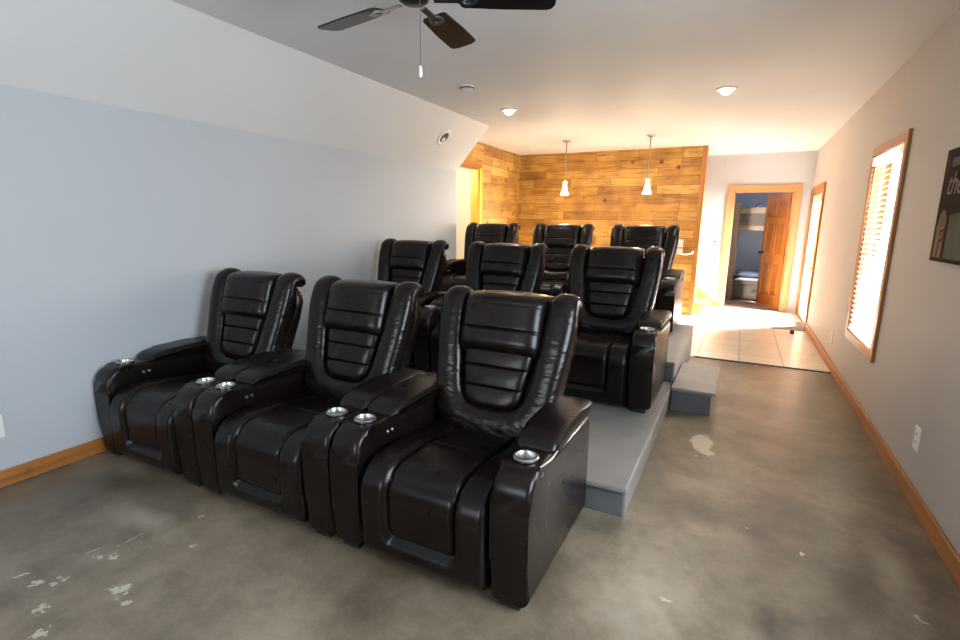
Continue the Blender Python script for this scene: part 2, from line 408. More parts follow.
def patch(us, vs, front, back):
    """closed cushion between two grids front(i,j), back(i,j) which share no verts but the rim is bridged"""
    bm = bmesh.new(); nu, nv = len(us), len(vs)
    A = [[bm.verts.new(front(u, v)) for u in us] for v in vs]
    Bk = [[bm.verts.new(back(u, v)) for u in us] for v in vs]
    for j in range(nv - 1):
        for i in range(nu - 1):
            bm.faces.new((A[j][i], A[j][i + 1], A[j + 1][i + 1], A[j + 1][i]))
            bm.faces.new((Bk[j][i], Bk[j + 1][i], Bk[j + 1][i + 1], Bk[j][i + 1]))
    for j in range(nv - 1):
        bm.faces.new((A[j][0], A[j + 1][0], Bk[j + 1][0], Bk[j][0]))
        bm.faces.new((A[j][-1], Bk[j][-1], Bk[j + 1][-1], A[j + 1][-1]))
    for i in range(nu - 1):
        bm.faces.new((A[0][i], Bk[0][i], Bk[0][i + 1], A[0][i + 1]))
        bm.faces.new((A[-1][i], A[-1][i + 1], Bk[-1][i + 1], Bk[-1][i]))
    return bm

def lin(a, b, n): return [a + (b - a) * i / (n - 1) for i in range(n)]

def interp(tab, x):
    if x <= tab[0][0]: return tab[0][1]
    for (x0, y0), (x1, y1) in zip(tab, tab[1:]):
        if x <= x1:
            t = (x - x0) / (x1 - x0); t = t * t * (3 - 2 * t) * 0.5 + t * 0.5
            return y0 + (y1 - y0) * t
    return tab[-1][1]

def groove(d, w): return math.exp(-(d / w) ** 2)

def wall_with_holes(name, a0, a1, z0, z1, holes, fn, d0, d1, m):
    """slab in (a, z) with rectangular holes (a0, a1, z0, z1); fn(a, z, d) -> xyz"""
    xs = sorted(set([a0, a1] + [h[0] for h in holes] + [h[1] for h in holes]))
    zs = sorted(set([z0, z1] + [h[2] for h in holes] + [h[3] for h in holes]))
    bm = bmesh.new()
    def solid(i, j):
        if i < 0 or j < 0 or i >= len(xs) - 1 or j >= len(zs) - 1: return False
        ca, cz = (xs[i] + xs[i + 1]) / 2, (zs[j] + zs[j + 1]) / 2
        return not any(h[0] < ca < h[1] and h[2] < cz < h[3] for h in holes)
    cache = {}
    def V(i, j, d):
        k = (i, j, d)
        if k not in cache: cache[k] = bm.verts.new(fn(xs[i], zs[j], d))
        return cache[k]
    for i in range(len(xs) - 1):
        for j in range(len(zs) - 1):
            if not solid(i, j): continue
            bm.faces.new((V(i, j, d0), V(i + 1, j, d0), V(i + 1, j + 1, d0), V(i, j + 1, d0)))
            bm.faces.new((V(i, j, d1), V(i, j + 1, d1), V(i + 1, j + 1, d1), V(i + 1, j, d1)))
            for (di, dj, p, q) in ((-1, 0, (i, j), (i, j + 1)), (1, 0, (i + 1, j), (i + 1, j + 1)), (0, -1, (i, j), (i + 1, j)), (0, 1, (i, j + 1), (i + 1, j + 1))):
                if not solid(i + di, j + dj):
                    bm.faces.new((V(*p, d0), V(*q, d0), V(*q, d1), V(*p, d1)))
    return struct(obj(name, bm, m))

# ------------------------------------------------------------------ setting
T = 0.14
fx = lambda a, z, d: (d, a, z)      # wall whose plane is x = d
fy = lambda a, z, d: (a, d, z)      # wall whose plane is y = d
WY1, WY2, WZ1, WZ2 = 4.53, 5.47, 0.54, 2.04       # right window opening
NY1, NY2, NZ1, NZ2 = 0.55, 2.05, 0.75, 2.10       # nearer window, out of the picture
GY1, GY2, GZ = 8.50, 9.82, 1.955                  # glass door opening
DX1, DX2, DZ = -0.195, 0.70, 2.03                 # bunk room door opening
SX0 = -5.0
BY = 12.3                                         # far wall of bunk room
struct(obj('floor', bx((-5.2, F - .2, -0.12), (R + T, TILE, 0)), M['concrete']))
struct(obj('floor_tiled', bx((-5.2, TILE + .012, -0.12), (R + T, B + .05, 0.004)), M['tile']))
struct(obj('trim_1', bx((-0.35, TILE - .012, 0), (R, TILE + .022, 0.009), .003, 2), M['greyslot']))
struct(obj('floor_bunk_room', bx((-2.0, B + .05, -0.12), (2.0, BY + .1, 0.003)), M['carpet']))
struct(obj('ceiling', bx((-5.2, F - .2, H), (R + T, BY + .1, H + .12)), M['ceil']))
wall_with_holes('wall_right', F, B + T, 0, H, [(WY1, WY2, WZ1, WZ2), (NY1, NY2, NZ1, NZ2), (GY1, GY2, 0.0, GZ)], fx, R, R + T, M['wall_r'])
wall_with_holes('wall_far', -5.2, R + T, 0, H, [(DX1, DX2, 0, DZ)], fy, B, B + .12, M['wall'])
KZ, SX = 2.115, -2.97
struct(obj('wall_left', bx((WX - .02, F, 0), (L, 5.98, H)), M['wall']))
bm = bmesh.new(); prism(bm, [(L - .005, KZ - .0055), (L, KZ), (SX, H), (SX, H + .005), (L - .005, H + .005)], lambda u, v, d: (u, d, v), F, 5.98)
struct(obj('wall_left_slope', bm, M['white']))
# wall behind the camera, with a made-up window added for fill light
wall_with_holes('wall_back_unseen', -3.72, R + T, 0, H, [(-2.6, -0.3, 0.85, 2.15)], fy, F - .14, F, M['darkwall'])
# plank clad walls
wall_with_holes('wall_plank_side', 5.98, WW + .12, 0, H, [(6.10, 7.10, 0, 2.27)], fx, WX - .12, WX, M['plank_y'])
struct(obj('wall_plank_far', bx((WX - .12, WW, 0), (WE - .02, WW + .12, H)), M['plank_x']))
struct(obj('trim_2', bx((WE - .05, WW - .022, 0), (WE + .02, WW + .14, H), .004, 2), M['oak_z']))
# lit stair room behind the opening in the side plank wall
struct(obj('wall_stair_room', bx((SX0 - .1, 4.8, 0), (SX0, 8.8, H)), M['cream']))
struct(obj('wall_stair_room_far', bx((SX0, 7.9, 0), (WX - .12, 8.0, H)), M['cream']))
struct(obj('wall_stair_room_near', bx((SX0, 4.8, 0), (WX - .02, 4.9, H)), M['cream']))
# bunk room shell
struct(obj('wall_bunk_far', bx((-2.0, BY, 0), (2.0, BY + .1, H)), M['bluewall']))
struct(obj('wall_bunk_left', bx((-1.3, B + .12, 0), (-1.2, BY, H)), M['bluewall']))
struct(obj('wall_bunk_right', bx((1.7, B + .12, 0), (1.8, BY, H)), M['bluewall']))
# ground outside
struct(obj('floor_outside', bx((R + T, -6, -0.3), (14, 16, -0.15)), M['yard']))

# baseboards
def baseboard(name, a, b, m):
    return struct(obj(name, bx(a, b, .004, 2), m))
bt, bh = .016, .098
baseboard('baseboard_right', (R - bt, F, 0), (R, GY1 - .10, bh), M['oak_y'])
baseboard('baseboard_left', (L, F, 0.006), (L + bt, P1Y, bh), M['oak_y'])
baseboard('baseboard_far', (WE + .05, B - bt, 0), (DX1 - .10, B, bh), M['oak_x'])
baseboard('baseboard_back', (L + bt, F, 0), (R - bt, F + bt, bh), M['oak_x'])

# casing of the opening in the side plank wall
def casing(name, fn, a0, a1, z0, z1, d_face, d_dir, w, th, m_up, m_cross, parent=None, sill=False, legs=(True, True)):
    """flat boards around an opening, each board a mesh"""
    out = []
    lo, hi = sorted((d_face, d_face + d_dir * th))
    def bd(nm, p, q, m):
        A, Bq = fn(p[0], p[1], lo), fn(q[0], q[1], hi)
        a = tuple(min(A[i], Bq[i]) for i in range(3)); b = tuple(max(A[i], Bq[i]) for i in range(3))
        o = obj(nm, bx(a, b, .004, 2), m, parent); out.append(o); return o
    zb = z0 - (w if sill else 0)
    if legs[0]: bd(name, (a0 - w, zb), (a0, z1), m_up)
    if legs[1]: bd(name, (a1, zb), (a1 + w, z1), m_up)
    bd(name, (a0 - w, z1), (a1 + w, z1 + w), m_cross)
    if sill: bd(name, (a0, z0 - w), (a1, z0), m_cross)
    return out
d3 = struct(thing('door_3', 'x', 'x')); del d3['label'], d3['category']
obj('casing', bx((WX, 7.10, 0), (WX + .02, 7.19, 2.27), .004, 2), M['lit_yellow_z'], d3)
obj('casing', bx((WX, 6.02, 2.27), (WX + .02, 7.19, 2.35), .004, 2), M['oak_y'], d3)
obj('jamb', bx((WX - .13, 7.085, 0), (WX + .001, 7.105, 2.27), .002, 2), M['lit_yellow_z'], d3)
obj('jamb', bx((WX - .13, 6.10, 2.25), (WX + .001, 7.085, 2.272), .002, 2), M['oak_y'], d3)

# ---- door_1: bunk room door
def tagless(name):
    o = bpy.data.objects.new(name, None); C.objects.link(o); o['kind'] = 'structure'; return o
d1 = tagless('door_1')
casing('casing', fy, DX1, DX2, 0, DZ, B, -1, .10, .022, M['pine_z'], M['pine_x'], d1)
for a, b in (((DX1, B - .002, 0), (DX1 + .02, B + .14, DZ)), ((DX2 - .02, B - .002, 0), (DX2, B + .14, DZ)), ((DX1, B - .002, DZ - .02), (DX2, B + .14, DZ))):
    obj('jamb', bx(a, b, .002, 2), M['pine_z'], d1)
hinge = Vector((DX2 - .022, B + .125, 0))
lw, lt, lh = 0.85, 0.036, 2.0
leaf = bmesh.new()
stile = .115
# leaf in local coords: x from 0 (hinge) to -lw, y thickness
def lb(bm, x0, x1, z0, z1, t=lt, bev=.003): box(bm, (-x1, -t / 2, z0), (-x0, t / 2, z1), bev, 2)
rails = [(0.012, 0.22), (0.80, 0.98), (1.50, 1.60), (1.88, lh)]
lb(leaf, 0, stile, 0.012, lh); lb(leaf, lw - stile, lw, 0.012, lh); lb(leaf, lw / 2 - .05, lw / 2 + .05, 0.012, lh)
for a, b in rails: lb(leaf, stile, lw - stile, a, b)
lf = obj('leaf', leaf, M['door'], d1)
lf.location = hinge; lf.rotation_euler = (0, 0, math.radians(-68))
for (x0, x1) in ((stile, lw / 2 - .05), (lw / 2 + .05, lw - stile)):
    for (z0, z1) in ((0.22, 0.80), (0.98, 1.50), (1.60, 1.88)):
        bm = bmesh.new(); lb(bm, x0 - .002, x1 + .002, z0 - .002, z1 + .002, .012, .001); lb(bm, x0 + .035, x1 - .035, z0 + .035, z1 - .035, .028, .008)
        obj('panel', bm, M['door_dark'], lf)
bm = bmesh.new(); lathe(bm, [(.001, 0.018), (.030, .018), (.030, .026), (.012, .030), (.012, .055), (.026, .062), (.030, .076), (.022, .088), (.001, .090)], (-lw + .065, 0, .97), 20, 'y')
lathe(bm, [(.001, -0.018), (.030, -.018), (.030, -.026), (.012, -.030), (.012, -.055), (.026, -.062), (.030, -.076), (.022, -.088), (.001, -.090)], (-lw + .065, 0, .97), 20, 'y')
obj('door_knob', bm, M['blackmetal'], lf, True, sharp=40)
for z in (.25, 1.02, 1.78): obj('hinge', bx((-.006, -.03, z), (.012, -.014, z + .09), .003, 2), M['nickel'], lf)

# ---- door_2: glazed door in the right wall
d2 = tagless('door_2')
casing('casing', fx, GY1, GY2, 0, GZ, R, -1, .095, .022, M['oak_z'], M['oak_y'], d2)
for a, b in (((R - .001, GY1, 0), (R + T, GY1 + .02, GZ)), ((R - .001, GY2 - .02, 0), (R + T, GY2, GZ)), ((R - .001, GY1, GZ - .02), (R + T, GY2, GZ)), ((R, GY1, 0), (R + T, GY2, .02))):
    obj('jamb', bx(a, b, .002, 2), M['oak_z'], d2)
bm = bmesh.new(); y0, y1 = GY1 + .022, GY2 - .022
for a, b in (((y0, .022), (y0 + .11, GZ - .022)), ((y1 - .11, .022), (y1, GZ - .022)), ((y0 + .11, .022), (y1 - .11, .20)), ((y0 + .11, GZ - .14), (y1 - .11, GZ - .022))):
    box(bm, (R + .006, a[0], a[1]), (R + .05, b[0], b[1]), .003, 2)
obj('leaf', bm, M['whiteplastic'], d2)
obj('glass_pane', bx((R + .020, y0 + .105, .195), (R + .026, y1 - .105, GZ - .135)), M['glass'], d2)
bm = bmesh.new(); lathe(bm, [(.001, .006), (.026, .006), (.026, -.003), (.010, -.006), (.010, -.04), (.001, -.04)], (R, y0 + .06, .86), 18, 'x'); tube(bm, [(R - .035, y0 + .06, .86), (R - .037, y0 + .12, .86), (R - .035, y0 + .17, .858)], .009)
lathe(bm, [(.001, .006), (.026, .006), (.026, -.010), (.001, -.012)], (R, y0 + .06, .99), 18, 'x')
obj('door_handle', bm, M['blackmetal'], d2, True, sharp=40)

# ---- windows
def window(name, y0, y1, z0, z1):
    w = tagless(name)
    casing('casing', fx, y0, y1, z0, z1, R, -1, .066, .022, M['oak_z'], M['oak_y'], w, sill=True)
    for a, b in (((y0, z0), (y0 + .015, z1)), ((y1 - .015, z0), (y1, z1)), ((y0, z0), (y1, z0 + .015)), ((y0, z1 - .015), (y1, z1))):
        obj('jamb', bx((R - .001, a[0], a[1]), (R + T, b[0], b[1]), .002, 2), M['oak_z'], w)
    zm = (z0 + z1) / 2
    bm = bmesh.new()
    for (za, zb, xo) in ((z0 + .015, zm + .02, .088), (zm - .02, z1 - .015, .108)):
        for a, b in (((y0 + .015, za), (y0 + .06, zb)), ((y1 - .06, za), (y1 - .015, zb)), ((y0 + .06, za), (y1 - .06, za + .045)), ((y0 + .06, zb - .045), (y1 - .06, zb))):
            box(bm, (R + xo, a[0], a[1]), (R + xo + .022, b[0], b[1]), .002, 2)
    obj('sash', bm, M['whiteplastic'], w)
    bm = bmesh.new(); box(bm, (R + .096, y0 + .055, z0 + .055), (R + .100, y1 - .055, zm - .02)); box(bm, (R + .116, y0 + .055, zm + .02), (R + .120, y1 - .055, z1 - .055))
    obj('glass_pane', bm, M['glass'], w)
    return w
window('window_1', WY1, WY2, WZ1, WZ2)
window('unseen_window_2', NY1, NY2, NZ1, NZ2)
w3 = tagless('added_fill_window')  # made-up window behind the camera, an opening for the fill lamp
bm = bmesh.new()
for a, b in (((-2.6, .85), (-2.54, 2.15)), ((-.36, .85), (-.30, 2.15)), ((-2.54, .85), (-.36, .91)), ((-2.54, 2.09), (-.36, 2.15)), ((-1.49, .91), (-1.41, 2.09))): box(bm, (a[0], F - .10, a[1]), (b[0], F - .05, b[1]), .003, 2)
obj('sash', bm, M['whiteplastic'], w3); obj('glass_pane', bx((-2.54, F - .08, .91), (-.36, F - .075, 2.09)), M['glass'], w3)  # sash and pane of the made-up window

# blind hanging in the right window
bl = thing('window_blind', 'white slatted blind pulled down in the wood-cased window of the right wall', 'blind', (R - .034, (WY1 + WY2) / 2, WZ2))
by0, by1 = -(WY2 - WY1) / 2 + .02, (WY2 - WY1) / 2 - .02
obj('headrail', bx((.006, by0, -.085), (.066, by1, -.016), .006, 3), M['slat'], bl)
bm = bmesh.new(); n = 32; zt, zb_ = -.105, -(WZ2 - WZ1) + .065
for i in range(n):
    z = zt + (zb_ - zt) * i / (n - 1)
    Mx = Matrix.Translation((.036, 0, z)) @ Matrix.Rotation(math.radians(-24), 4, 'Y')
    box(bm, (-.024, by0 + .004, -.0013), (.024, by1 - .004, .0013), 0, 1, Mx)
obj('slats', bm, M['slat'], bl)
obj('bottom_rail', bx((.012, by0, -(WZ2 - WZ1) + .018), (.060, by1, -(WZ2 - WZ1) + .040), .004, 2), M['slat'], bl)
for yy in (by0 + .14, 0.0, by1 - .14):
    bm = bmesh.new()
    for xx in (.010, .062): tube(bm, [(xx, yy, -.08), (xx, yy, -(WZ2 - WZ1) + .03)], .0016, 6)
    obj('ladder_cord', bm, M['slat'], bl)
bm = bmesh.new(); tube(bm, [(.003, by0 + .05, -.08), (.000, by0 + .05, -.30), (.002, by0 + .055, -.62)], .0022, 6); lathe(bm, [(.002, -.62), (.007, -.63), (.009, -.665), (.002, -.67)], (.002, by0 + .055, 0), 12)
obj('pull_cord', bm, M['slat'], bl)

# ------------------------------------------------------------------ seating platforms, step, stairs
pf = thing('seating_platform', 'low grey painted platform carrying the middle row of recliners', 'platform', ((L + PX) / 2, P1Y, 0))
def rel(o, p): return tuple(p[i] - o.location[i] for i in range(3))
def rbx(o, a, b, bev=.004): return bx(rel(o, a), rel(o, b), bev, 2)
obj('deck', rbx(pf, (L + .005, P1Y - .025, P1 - .03), (PX + .006, P2Y - .002, P1), .008), M['platform'], pf)
obj('riser', rbx(pf, (L + .005, P1Y, 0), (PX - .018, P1Y + .018, P1 - .03)), M['platform_dark'], pf)
obj('side_board', rbx(pf, (PX - .018, P1Y, 0), (PX, P2Y - .002, P1 - .03)), M['platform'], pf)
pf2 = thing('seating_platform', 'taller grey painted platform carrying the rear row of recliners', 'platform', ((L + PX) / 2, P2Y, 0))
obj('deck', rbx(pf2, (L + .005, P2Y - .025, P2 - .03), (PX + .006, P2B, P2), .008), M['platform'], pf2)
obj('riser', rbx(pf2, (L + .005, P2Y, P1 + .001), (PX - .018, P2Y + .018, P2 - .03)), M['platform_dark'], pf2)
obj('side_board', rbx(pf2, (PX - .018, P2Y, 0), (PX, P2B, P2 - .03)), M['platform'], pf2)
obj('back_board', rbx(pf2, (L + .005, P2B - .018, 0.006), (PX - .018, P2B, P2 - .03)), M['platform_dark'], pf2)
st = thing('step_block', 'small grey box step in the aisle beside the platforms', 'step', ((PX - .09) / 2, 4.08, 0))
obj('tread', rbx(st, (PX + .008, 4.05, .168), (-.065, 4.90, .196), .007), M['platform'], st)
obj('riser', rbx(st, (PX + .012, 4.08, 0), (-.09, 4.098, .168)), M['platform_dark'], st)
obj('side_board', rbx(st, (-.108, 4.098, 0), (-.09, 4.88, .168)), M['platform'], st)
obj('back_board', rbx(st, (PX + .012, 4.862, 0), (-.108, 4.88, .168)), M['platform_dark'], st)
# staircase climbing to the left behind the plank wall
sw = thing('staircase', 'wooden stairs rising to the left behind the far plank wall', 'staircase', (-.46, 9.3, 0))
for i in range(8):
    x0 = -.47 - .26 * i; z = .18 * (i + 1)
    obj('riser', rbx(sw, (x0 - .255, WW + .15, .006), (x0, B - .022, z - .03)), M['pine_x'], sw)
    obj('tread', rbx(sw, (x0 - .28, WW + .15, z - .03), (x0 + .025, B - .022, z), .006), M['oak_y'], sw)
bm = bmesh.new(); o0 = sw.location
prism(bm, [(-.42, .02), (-.36, .02), (-.36, .16), (-.44, .20), (-2.55, .20 + 2.11 * .692), (-2.55, 2.11 * .692 - .25)], lambda u, v, d: (u - o0.x, d - o0.y, v), B - .02, B - .001)
obj('skirt_board', bm, M['pine_x'], sw)

# ------------------------------------------------------------------ recliner
CW = 0.945; AW = 0.158; SI = CW / 2 - AW           # overall width, arm width, half of the seat
def bolster_uv(): pass
LEAN = math.radians(18.5); BO = (0.0, 0.605, 0.375)
def back_pt(u, v, n):
    return (u, BO[1] + math.sin(LEAN) * v - math.cos(LEAN) * n, BO[2] + math.cos(LEAN) * v + math.sin(LEAN) * n)

def arm_profile():
    p = [(0.012, 0.036), (0.004, 0.20), (0.002, 0.40), (0.006, 0.455)]
    for k in range(1, 8):
        a = PI - (PI / 2) * k / 8
        p.append((0.105 + 0.099 * math.cos(a), 0.462 + 0.098 * math.sin(a)))
    p += [(0.115, 0.562), (0.24, 0.564), (0.32, 0.550), (0.55, 0.542), (0.76, 0.540), (0.800, 0.528), (0.815, 0.49), (0.815, 0.036)]
    return p

def make_arm(sign):
    bm = bmesh.new()
    x0, x1 = sorted((sign * (SI + .002), sign * CW / 2))
    a, b = prism(bm, arm_profile(), lambda u, v, d: (d, u, v), x0, x1)
    long_edges = [e for e in bm.edges if abs(e.verts[0].co.x - e.verts[1].co.x) < 1e-6]
    bmesh.ops.bevel(bm, geom=long_edges, offset=0.024, segments=4, profile=0.5, affect='EDGES')
    me = bpy.data.meshes.new('arm_raw'); bmesh.ops.recalc_face_normals(bm, faces=bm.faces[:]); bm.to_mesh(me); bm.free()
    o = bpy.data.objects.new('arm_raw', me); C.objects.link(o)
    cut = bmesh.new(); lathe(cut, [(.040, .50), (.040, .70)], (sign * (CW / 2 - AW / 2), .155, 0), 32)
    cm = bpy.data.meshes.new('cut'); bmesh.ops.recalc_face_normals(cut, faces=cut.faces[:]); cut.to_mesh(cm); cut.free(); co = bpy.data.objects.new('cut', cm); C.objects.link(co)
    md = o.modifiers.new('b', 'BOOLEAN'); md.operation = 'DIFFERENCE'; md.object = co; md.solver = 'EXACT'
    dg = bpy.context.evaluated_depsgraph_get(); dg.update()
    res = bpy.data.meshes.new_from_object(o.evaluated_get(dg))
    out = bmesh.new(); out.from_mesh(res)
    for x in (o, co): bpy.data.objects.remove(x)
    for x in (me, cm, res): bpy.data.meshes.remove(x)
    return out

def make_armpad(sign):
    bm = bmesh.new()
    x0, x1 = sorted((sign * (SI - .012), sign * (CW / 2 + .004)))
    prof = [(0.256, 0.558), (0.264, 0.578), (0.300, 0.600), (0.38, 0.612), (0.60, 0.618), (0.76, 0.616), (0.815, 0.604), (0.832, 0.580), (0.828, 0.548), (0.78, 0.538), (0.32, 0.546)]
    prism(bm, prof, lambda u, v, d: (d, u, v), x0, x1)
    ed = [e for e in bm.edges if abs(e.verts[0].co.x - e.verts[1].co.x) < 1e-6]
    bmesh.ops.bevel(bm, geom=ed, offset=0.026, segments=5, profile=0.5, affect='EDGES')
    return bm

# seat path: from the bottom of the front, over the lip, back to the backrest
def seat_path():
    pts = [(0.050, 0.030), (0.036, 0.08), (0.030, 0.20), (0.028, 0.30)]
    r = .095
    for k in range(1, 10):
        a = PI - (PI / 2) * k / 9; pts.append((0.028 + r + r * math.cos(a), 0.315 + r * math.sin(a)))
    pts += [(0.30, 0.412), (0.46, 0.402), (0.66, 0.392)]
    acc = [0.0]
    for p, q in zip(pts, pts[1:]): acc.append(acc[-1] + math.dist(p, q))
    return pts, acc
SP, SA = seat_path(); SL = SA[-1]
def seat_at(s):
    s = max(0, min(SL, s))
    for i in range(len(SP) - 1):
        if s <= SA[i + 1] + 1e-9:
            t = (s - SA[i]) / (SA[i + 1] - SA[i]); p = Vector(SP[i]).lerp(Vector(SP[i + 1]), t)
            def nrm(j):
                a = Vector(SP[max(j - 1, 0)]); b = Vector(SP[min(j + 1, len(SP) - 1)]); d = (b - a).normalized(); return Vector((-d.y, d.x))
            return p, nrm(i).lerp(nrm(i + 1), t).normalized()
    return Vector(SP[-1]), Vector((0, 1))
def seat_pt(x, s, h):
    p, n = seat_at(s); q = p + n * h
    return (x, q.x, q.y)
LIP = SA[8]
PW = 0.168                                          # half width of the centre panel
def make_seat():
    us = lin(-SI + .003, SI - .003, 57); vs = lin(0, SL, 64)
    def h(u, s):
        au = abs(u); e = (SI - .003 - au) / .035
        edge = 1 - (1 - min(1, max(0, e))) ** 2.2
        es = min(1, s / .05); edge *= (1 - (1 - es) ** 2 * .5)
        side = 0.045
        # trough under the centre panel, with a rounded U at its foot
        ins = min((PW - au) / .016, (s - .10 - .0 * au) / .016)
        if s < .16: ins = min(ins, ((PW - au) + (s - .10)) / .016 - 1.2)
        t = 1 / (1 + math.exp(-4 * max(-4, min(4, ins))))
        fade = 1 - max(0, min(1, (s - LIP - .22) / .2)) * .45
        return (side * fade * (1 - t) + 0.002 * t) * edge - .030 * (1 - edge)
    return patch(us, vs, lambda u, s: seat_pt(u, s, h(u, s)), lambda u, s: seat_pt(u * .99, s, -.05))
def make_panel():
    us = lin(-PW + .004, PW - .004, 29); s0 = .108; vs = lin(s0, SL - .02, 76)
    seams = [LIP - .01, LIP + .26, s0 + .19]
    def hw(s):
        d = max(0, 1 - (s - s0) / .045); return (PW - .004) * (1 - .10 * d ** 2)
    def h(u, s):
        e = min(1, (1 - abs(u) / (PW - .004)) / .14); ev = min(1, (s - s0) / .03)
        k = (1 - (1 - max(0, e)) ** 2) * (1 - (1 - max(0, ev)) ** 2)
        g = sum(a * groove(s - q, .007) for q, a in zip(seams, (.011, .009, .004)))
        soft = .006 * math.sin((s - LIP) * 9.0)
        return .004 + (.030 + soft) * k - g * k
    def pt(u, s, hh): return seat_pt(u / (PW - .004) * hw(s), s, hh)
    return patch(us, vs, lambda u, s: pt(u, s, h(u, s)), lambda u, s: pt(u, s, -.01))

def make_bolster():
    """the U shaped roll that runs down one wing, under the lumbar pad and up the other wing"""
    half = [(0.304, .675), (0.304, .635), (0.301, .58), (0.292, .50), (0.280, .40), (0.266, .30), (0.252, .22), (0.228, .155), (0.182, .108), (0.118, .090), (0.058, .085)]
    # radii: in-plane half width a, front depth f, rear depth r
    rad = [(.074, .054, .058), (.076, .057, .078), (.077, .059, .100), (.077, .058, .10), (.076, .055, .09), (.076, .053, .08), (.080, .054, .07), (.088, .056, .06), (.088, .056, .05), (.082, .054, .045), (.080, .054, .04)]
    # smooth resample
    def cat(vals, t):
        n = len(vals) - 1; i = min(int(t), n - 1); f = t - i
        p0, p1, p2, p3 = vals[max(i - 1, 0)], vals[i], vals[i + 1], vals[min(i + 2, n)]
        return tuple(0.5 * (2 * b + (c - a) * f + (2 * a - 5 * b + 4 * c - d) * f * f + (3 * b - a - 3 * c + d) * f ** 3) for a, b, c, d in zip(p0, p1, p2, p3))
    full = half + [(0.0, .084)] + [(-x, v) for x, v in half[::-1]]
    frad = rad + [(.080, .054, .04)] + rad[::-1]
    m = 3; tt = [i / m for i in range((len(full) - 1) * m + 1)]
    path = [cat(full, t) for t in tt]; rr = [cat(frad, t) for t in tt]
    bm = bmesh.new(); ns = 26; rings = []
    np_ = len(path)
    def ring(c, dirv, a, f, r, noff=0.0, wr=0.0):
        sv = Vector((-dirv.y, dirv.x))      # in-plane normal (outwards)
        out = []
        for k in range(ns):
            th = 2 * PI * k / ns; cs, sn = math.cos(th), math.sin(th)
            cs = math.copysign(abs(cs) ** .85, cs); sn_ = math.copysign(abs(sn) ** .85, sn)
            w = a * cs * (1 + wr); n = (f if sn_ > 0 else r) * sn_ * (1 + wr) + noff
            out.append(bm.verts.new(back_pt(c[0] + sv.x * w, c[1] + sv.y * w, n)))
        return out
    def cap_rings(c, dirv, R3, sgn):
        # the top of the wing rolls over to the rear like a scroll
        a, f, r = R3; out = []; rad_ = .062
        nh = Vector(back_pt(0, 0, 1)) - Vector(back_pt(0, 0, 0)); vh = Vector(back_pt(0, 1, 0)) - Vector(back_pt(0, 0, 0))
        for k in range(1, 12):
            ph = math.radians(155) * k / 11; e = max(0, (k - 7) / 4)
            sc = math.sqrt(max(.004, 1 - e ** 2.2)) * (1 - .012 * k)
            v = c[1] + rad_ * math.sin(ph); n = -rad_ * (1 - math.cos(ph))
            nn = nh * math.cos(ph) + vh * math.sin(ph); rr_ = r + (f - r) * min(1, k / 5); ctr = Vector(back_pt(c[0], v, n)); rg = []
            for q in range(ns):
                th = 2 * PI * q / ns; cs, sn = math.cos(th), math.sin(th)
                cs = math.copysign(abs(cs) ** .85, cs); sn = math.copysign(abs(sn) ** .85, sn)
                w = a * cs * (1 - (1 - sc) * .75); d = (f if sn > 0 else rr_) * sn * sc
                rg.append(bm.verts.new(ctr + Vector((-dirv.y, 0, 0)).normalized() * w + nn * d))
            out.append(rg)
        return out
    dirs = []
    for i in range(np_):
        a = Vector(path[max(i - 1, 0)]); b = Vector(path[min(i + 1, np_ - 1)]); dirs.append((b - a).normalized())
    rings += cap_rings(path[0], dirs[0], rr[0], 1)[::-1]
    for i in range(np_):
        # gathers where the roll turns the corner at the foot
        v = path[i][1]; g = math.exp(-((v - .12) / .06) ** 2)
        wr = .018 * g * math.sin(i * 2.3)
        rings.append(ring(path[i], dirs[i], *rr[i], 0.0, wr))
    rings += cap_rings(path[-1], dirs[-1], rr[-1], -1)
    for a, b in zip(rings, rings[1:]):
        for k in range(ns): bm.faces.new((a[k], a[(k + 1) % ns], b[(k + 1) % ns], b[k]))
    bm.faces.new(rings[0]); bm.faces.new(rings[-1][::-1])
    return bm

def make_headrest():
    v0, v1 = .435, .772; W0 = .224
    us = lin(-1, 1, 33); vs = lin(0, 1, 70)
    def hw(t): return W0 * (1 - .10 * max(0, 1 - t / .16) ** 2 - .03 * max(0, (t - .9) / .1) ** 2)
    def f(u, t):
        e = (1 - abs(u) ** 4.5); et = 1 - max(0, 1 - t / .22) ** 2.6
        top = max(0, (t - .70) / .30)
        k = (max(0, e) ** .55) * max(0, et) ** .6
        g = .011 * groove(t - .36, .014) + .004 * groove(t - .74, .014)
        n = .020 + .072 * k * (1 - .75 * top ** 2.4) - g * k
        n -= .105 * top ** 3.2
        v = v0 + (v1 - v0) * t - .028 * top ** 3 * 0 + .0 * u
        return back_pt(u * hw(t), v + .010 * (1 - u * u) * top, n)
    def bk(u, t): return back_pt(u * hw(t) * .97, v0 + .02 + (v1 - v0 - .03) * t, -.06)
    return patch(us, vs, f, bk)
def make_lumbar():
    v0, v1 = .155, .475
    us = lin(-1, 1, 27); vs = lin(0, 1, 90)
    def hw(t):
        base = .150 + .052 * t
        d = max(0, 1 - t / .20)
        return base * math.sqrt(max(0.02, 1 - .72 * d * d))
    def f(u, t):
        e = max(0, 1 - abs(u) ** 5) ** .5; et = max(0, 1 - max(0, 1 - t / .10) ** 2.2) ** .6
        g = .012 * groove(t - .34, .011) + .012 * groove(t - .66, .011)
        ch = .004 * abs(math.sin(PI * (t - .02) / .32))
        return back_pt(u * hw(t), v0 + (v1 - v0) * t, .004 + (.042 + ch - g) * e * et)
    def bk(u, t): return back_pt(u * hw(t) * .98, v0 + (v1 - v0) * t, -.03)
    return patch(us, vs, f, bk)
